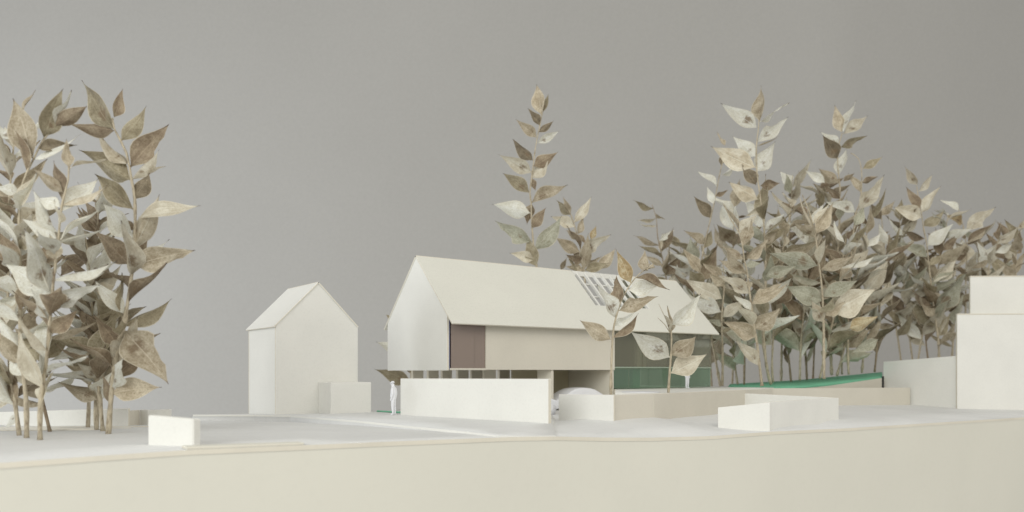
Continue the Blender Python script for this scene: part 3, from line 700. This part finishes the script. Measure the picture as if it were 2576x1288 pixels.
sprig('S8', 'tall sprig with a cream stem left of the stepped white building', 78, [(2362, 930), (2361, 866), (2352, 792), (2345, 740), (2337, 669), (2331, 611), (2324, 579), (2318, 537), (2310, 495), (2306, 468)], full=False, r=.13)
sprig('S9', 'sprig behind the left edge of the upper white block', 82, [(2428, 860), (2430, 688), (2432, 636), (2426, 583), (2413, 531), (2408, 515)], full=False, r=.11)
sprig('S10', 'small forked sprig showing above the upper white block', 80, [(2480, 800), (2485, 690), (2491, 663), (2508, 615), (2518, 562)], full=False, r=.1)
sprig('S11', 'sprig above the upper white block at the right picture edge', 80, [(2556, 800), (2556, 690), (2556, 615), (2558, 570)], full=False, r=.1)
sprig('M', 'sprig at the left of the right wood, one dark olive leaf pointing left', 69, [(1812, 972), (1785, 820), (1765, 700), (1768, 636), (1785, 561), (1798, 504), (1810, 440), (1820, 400)], full=False, r=.11)
sprig('R1', 'sprig with a pale lower stem at the left corner of the green lawn', 64, [(1817, 971), (1818, 900), (1816, 800), (1822, 720), (1818, 660)], full=False, r=.12)
sprig('LL', 'thin withered sprig left of the right wood with curled narrow leaves', 74, [(1690, 930), (1680, 740), (1670, 667), (1655, 599), (1651, 550), (1640, 515)], full=False, r=.1, mat=STEMD)
LV += """
S2 2282 365 2285 253 .28 t|S2 2274 388 2172 305 .34 w|S2 2288 365 2370 307 .14 w|S2 2273 430 2360 363 .34 w|S2 2275 465 2200 408 .45 w|S2 2270 508 2133 437 .38 c|S2 2275 520 2333 420 .42 w|S2 2280 435 2343 403 .05 t
S2 2294 665 2296 520 .22 o|S2 2262 605 2190 548 .45 c|S2 2250 560 2228 495 .5 d|S2 2300 560 2345 550 .5 b|S2 2290 620 2240 650 .4 p|S2 2296 690 2360 640 .4 w|S2 2298 740 2340 690 .4 t
M 2180 440 2155 398 .35 t|M 2155 560 2097 512 .28 w|M 2133 660 2083 590 .45 d|M 2180 530 2220 485 .2 w|M 2160 500 2180 450 .4 d|M 2145 610 2125 560 .35 w|M 2150 590 2190 570 .35 b|M 2120 740 2060 690 .4 t|M 2118 750 2140 690 .4 o
S5 2532 395 2508 315 .38 t|S5 2537 380 2570 297 .2 w|S5 2540 405 2615 344 .3 p|S5 2520 435 2468 392 .4 w|S5 2515 475 2470 405 .5 d|S5 2540 445 2605 408 .32 o|S5 2520 525 2540 440 .25 w|S5 2480 550 2418 512 .36 w|S5 2520 550 2460 508 .4 t
S5 2530 600 2475 555 .32 b|S6 2600 510 2652 472 .32 o|S6 2590 550 2640 530 .4 b|S6 2590 640 2655 533 .36 p|S6 2535 545 2570 520 .45 d|S6 2572 635 2480 603 .36 w|S6 2570 680 2600 615 .42 g|S6 2585 580 2550 520 .35 t|S7 2655 650 2692 600 .36 t
S7 2650 660 2614 610 .4 d|S7 2660 700 2675 695 .3 b|S8 2762 550 2718 500 .26 c|S8 2765 625 2728 560 .36 b|S8 2762 575 2805 525 .32 p|S8 2770 635 2825 558 .4 p|S8 2765 655 2688 622 .45 p|S8 2780 682 2840 630 .4 o|S8 2793 740 2870 667 .36 w
S8 2772 722 2710 695 .26 b|S8 2782 775 2700 725 .36 g|S8 2795 800 2830 765 .4 o|S8 2800 850 2885 760 .3 p|S8 2805 930 2890 815 .42 g|S8 2790 920 2740 870 .4 b|S8 2810 960 2760 890 .42 t|S8 2820 1010 2860 940 .4 o|S8 2800 860 2720 900 .35 p
S9 2885 635 2823 600 .32 w|S9 2888 670 2830 650 .42 r|S9 2905 690 2992 625 .3 p|S9 2910 740 2985 672 .3 b|S9 2900 710 2860 690 .4 t|S9 2905 720 2890 700 .4 d|S9 2905 780 2850 740 .5 b|S10 2965 775 2933 725 .36 w|S10 2998 735 3060 680 .26 p
S10 2985 760 3050 730 .3 w|S10 2980 790 3045 800 .5 o|S10 2960 775 2915 812 .36 t|S10 3000 720 3008 665 .25 b|S11 3053 735 3070 690 .4 d|S11 3055 760 3075 740 .4 b|S11 3055 720 3020 660 .35 o|S11 3050 800 3045 760 .3 d|S11 3056 690 3085 655 .35 c
S1 2238 775 2170 735 .32 t|S1 2250 770 2317 718 .36 t|S1 2250 890 2158 830 .36 p|S1 2262 910 2355 850 .36 t|S1 2260 940 2205 885 .3 w|S1 2272 985 2347 925 .5 t|S1 2268 1018 2170 965 .4 t|S1 2275 1100 2212 1020 .36 p|S1 2245 820 2160 780 .35 t
S1 2225 690 2175 607 .15 t|S1 2235 740 2260 660 .4 t|S1 2225 700 2280 640 .4 p|S1 2240 800 2290 790 .4 g|S4 2452 700 2507 605 .36 t|S4 2447 705 2410 578 .14 c|S4 2475 815 2568 765 .32 t|S4 2475 895 2580 840 .4 g|S4 2535 930 2645 870 .42 p
S4 2552 990 2643 948 .36 r|S4 2455 800 2305 760 .32 g|S4 2468 905 2367 858 .42 g|S4 2480 970 2440 905 .5 c|S4 2487 945 2540 905 .42 t|S4 2300 830 2400 795 .35 g|S6 2545 850 2675 820 .2 p|S4 2640 1020 2552 1062 .42 g|S4 2460 930 2405 905 .45 g
R1 2168 985 2125 960 .4 g|R1 2172 1000 2205 985 .4 o|R1 2170 900 2060 835 .36 p|R1 2172 935 2040 880 .36 w|R1 2178 950 2240 900 .4 p|R1 2165 830 2110 790 .4 t|R1 2178 860 2130 820 .4 t
LL 1975 625 1903 604 .14 o|LL 1972 650 1915 665 .12 p|LL 1975 680 1920 675 .1 p|LL 1978 740 1905 705 .08 t|LL 1975 640 2000 660 .2 t|LL 1985 720 2030 690 .3 w|LL 1990 760 1990 700 .35 c|LL 1995 790 2050 760 .35 p|LL 2000 830 2055 760 .4 b
LL 1990 800 1940 770 .3 t|LL 2005 860 1940 830 .35 o|LL 2005 850 2080 810 .4 p"""
# --- further sprigs that thicken the right wood
FILL = [
 ('straight sprig behind the roof end, first to the right of the withered one', 74, (1715, 940), (1712, 610)), ('sprig behind the roof slope with leaves close to the withered one', 71, (1752, 950), (1742, 640)),
 ('back sprig rising left of the tallest white topped sprig', 76, (1842, 968), (1850, 500)), ('brown leaved sprig low behind the curving front sprig', 68, (1872, 968), (1884, 590)),
 ('back sprig whose pale top shows right of the tallest one', 74, (1965, 962), (1994, 440)), ('dense sprig between the two tallest ones', 67, (2012, 957), (2036, 540)),
 ('far sprig with a fine top left of the second tallest one', 75, (2045, 955), (2060, 470)), ('back sprig close against the second tallest one', 74, (2118, 942), (2085, 470)),
 ('dark leaved sprig in the back right of the lawn', 71, (2168, 938), (2185, 540)), ('sprig at the right end of the lawn near the black slot', 72, (2200, 936), (2238, 590)),
 ('sprig rising behind the wing wall with a round bushy top', 80, (2300, 935), (2262, 540)), ('leaning sprig in front of the far ones at the wing wall', 79, (2305, 935), (2385, 540)),
 ('low sprig filling the gap above the wing wall', 82, (2338, 930), (2300, 640)), ('sprig just left of the lower white block', 81, (2392, 930), (2398, 640)),
 ('far sprig peeking over the upper white block left of the forked one', 84, (2455, 840), (2466, 590)), ('far sprig peeking over the upper white block right of the forked one', 84, (2530, 830), (2538, 590)),
 ('low dark sprig beside the far end of the roof', 72, (1790, 972), (1792, 650)), ('short sprig under the roof end with drooping brown leaves', 70, (1856, 970), (1836, 690)),
 ('pale sprig in the thick of the wood behind the slim one', 70, (1990, 960), (1962, 600)), ('leaning sprig in the thick of the wood below the hooked twig', 66, (2062, 953), (2128, 600)),
 ('sprig with grey green leaves low behind the lawn middle', 69, (2105, 946), (2158, 680)), ('low back sprig left of the lawn middle', 73, (2030, 957), (2005, 640)), ('thin far sprig at the left rim of the right wood', 76, (1770, 972), (1700, 690))]
for i, (lab, d, (bu, bv), (tu, tv)) in enumerate(FILL):
    mid = [(bu + (tu - bu) * k + math.sin(k * 3 + i) * 10 * k * (1 - k) * 2.5, bv + (tv - bv) * k) for k in (0, .2, .4, .6, .8, 1)]
    sprig('F%d' % i, lab, d, mid, full=False, r=.105, mat=STEMD if i % 3 == 0 else STEM)
    SP['F%d' % i].fill(.13 if i in (3, 16, 17, 20, 21, 1, 5, 8, 9, 18, 19) else .2, .995, .5, 3.65, 'tdpptpobgwwwb' if i % 3 else 'tdobopwpw')
for it in LV.replace('\n', '|').split('|'):
    q = it.split()
    if len(q) == 7: SP[q[0]].leaf(*map(float, q[1:6]), q[6])
# sparse in-fill low on the explicit ones so no stretch of stem is bald
for k, a, b, gp, ln, tn in (('S1', .32, .6, 1.5, 3.0, 'ttp'), ('S2', .18, .62, .8, 3.3, 'tpgoww'), ('S3', .2, .97, .62, 3.2, 'ttpob'), ('S4', .35, .9, 1.2, 3.0, 'gtp'), ('S5', .2, .66, .75, 3.4, 'tobpg'),
                            ('S6', .16, .6, .75, 3.3, 'tobp'), ('S7', .2, .72, .8, 3.6, 'tobpg'), ('S8', .12, .5, 1.0, 3.6, 'tpog'), ('S9', .25, .75, 1.0, 3.4, 'tpob'), ('M', .2, .6, .8, 3.2, 'tobp'), ('O', .35, .65, .9, 3.0, 'tob'),
                            ('LL', .35, .75, .8, 3.0, 'tob'), ('S10', .3, .7, 1.2, 3.0, 'tp'), ('S11', .3, .9, 1.0, 3.0, 'tbp'), ('L6', .17, .97, .36, 1.95, 'tbpwwdw'), ('L7', .17, .98, .34, 1.95, 'tbwdpw'), ('L5', .18, .98, .36, 2.0, 'tobpw'),
                            ('L4', .1, .98, .36, 2.0, 'tobpww'), ('L8', .32, .98, .32, 2.0, 'tobpw'), ('L3', .22, .75, .45, 2.0, 'tbpwww'), ('L2', .18, .85, .55, 2.0, 'tpwwwb'), ('L1', .14, .55, .55, 2.0, 'topbw'), ('Q', .3, .6, 2.5, 1.6, 'ob')):
    SP[k].fill(a, b, gp * (.7 if k[0] == 'L' and k != 'LL' else 1), ln, tn, wd=1.0 if k[0] == 'L' and k != 'LL' else 1.0)
# dried flower head on the spotted plant, side twigs on the other
p1 = SP['P1']; top = Pf(1932, 815, 40) - p1.root.location
for k in range(9):
    e = Pf(1940 + rng.uniform(0, 32), 790 + rng.uniform(0, 28), 40 + rng.uniform(-.4, .4)) - p1.root.location
    tube('flower_stalk', [top, top.lerp(e, .5) + Vector((0, 0, .03)), e], .02, .035, STEM, p1.root, 5)
p2 = SP['P2']
for (u0, v0), (u1, v1), (u2, v2) in (((2016, 1005), (2002, 960), (1980, 914)), ((2014, 1000), (1998, 975), (1977, 955)), ):
    tube('twig', [Pf(u0, v0, 45) - p2.root.location, Pf(u1, v1, 45) - p2.root.location, Pf(u2, v2, 45) - p2.root.location], .022, .012, STEM, p2.root, 6)
bpy.context.view_layer.update()
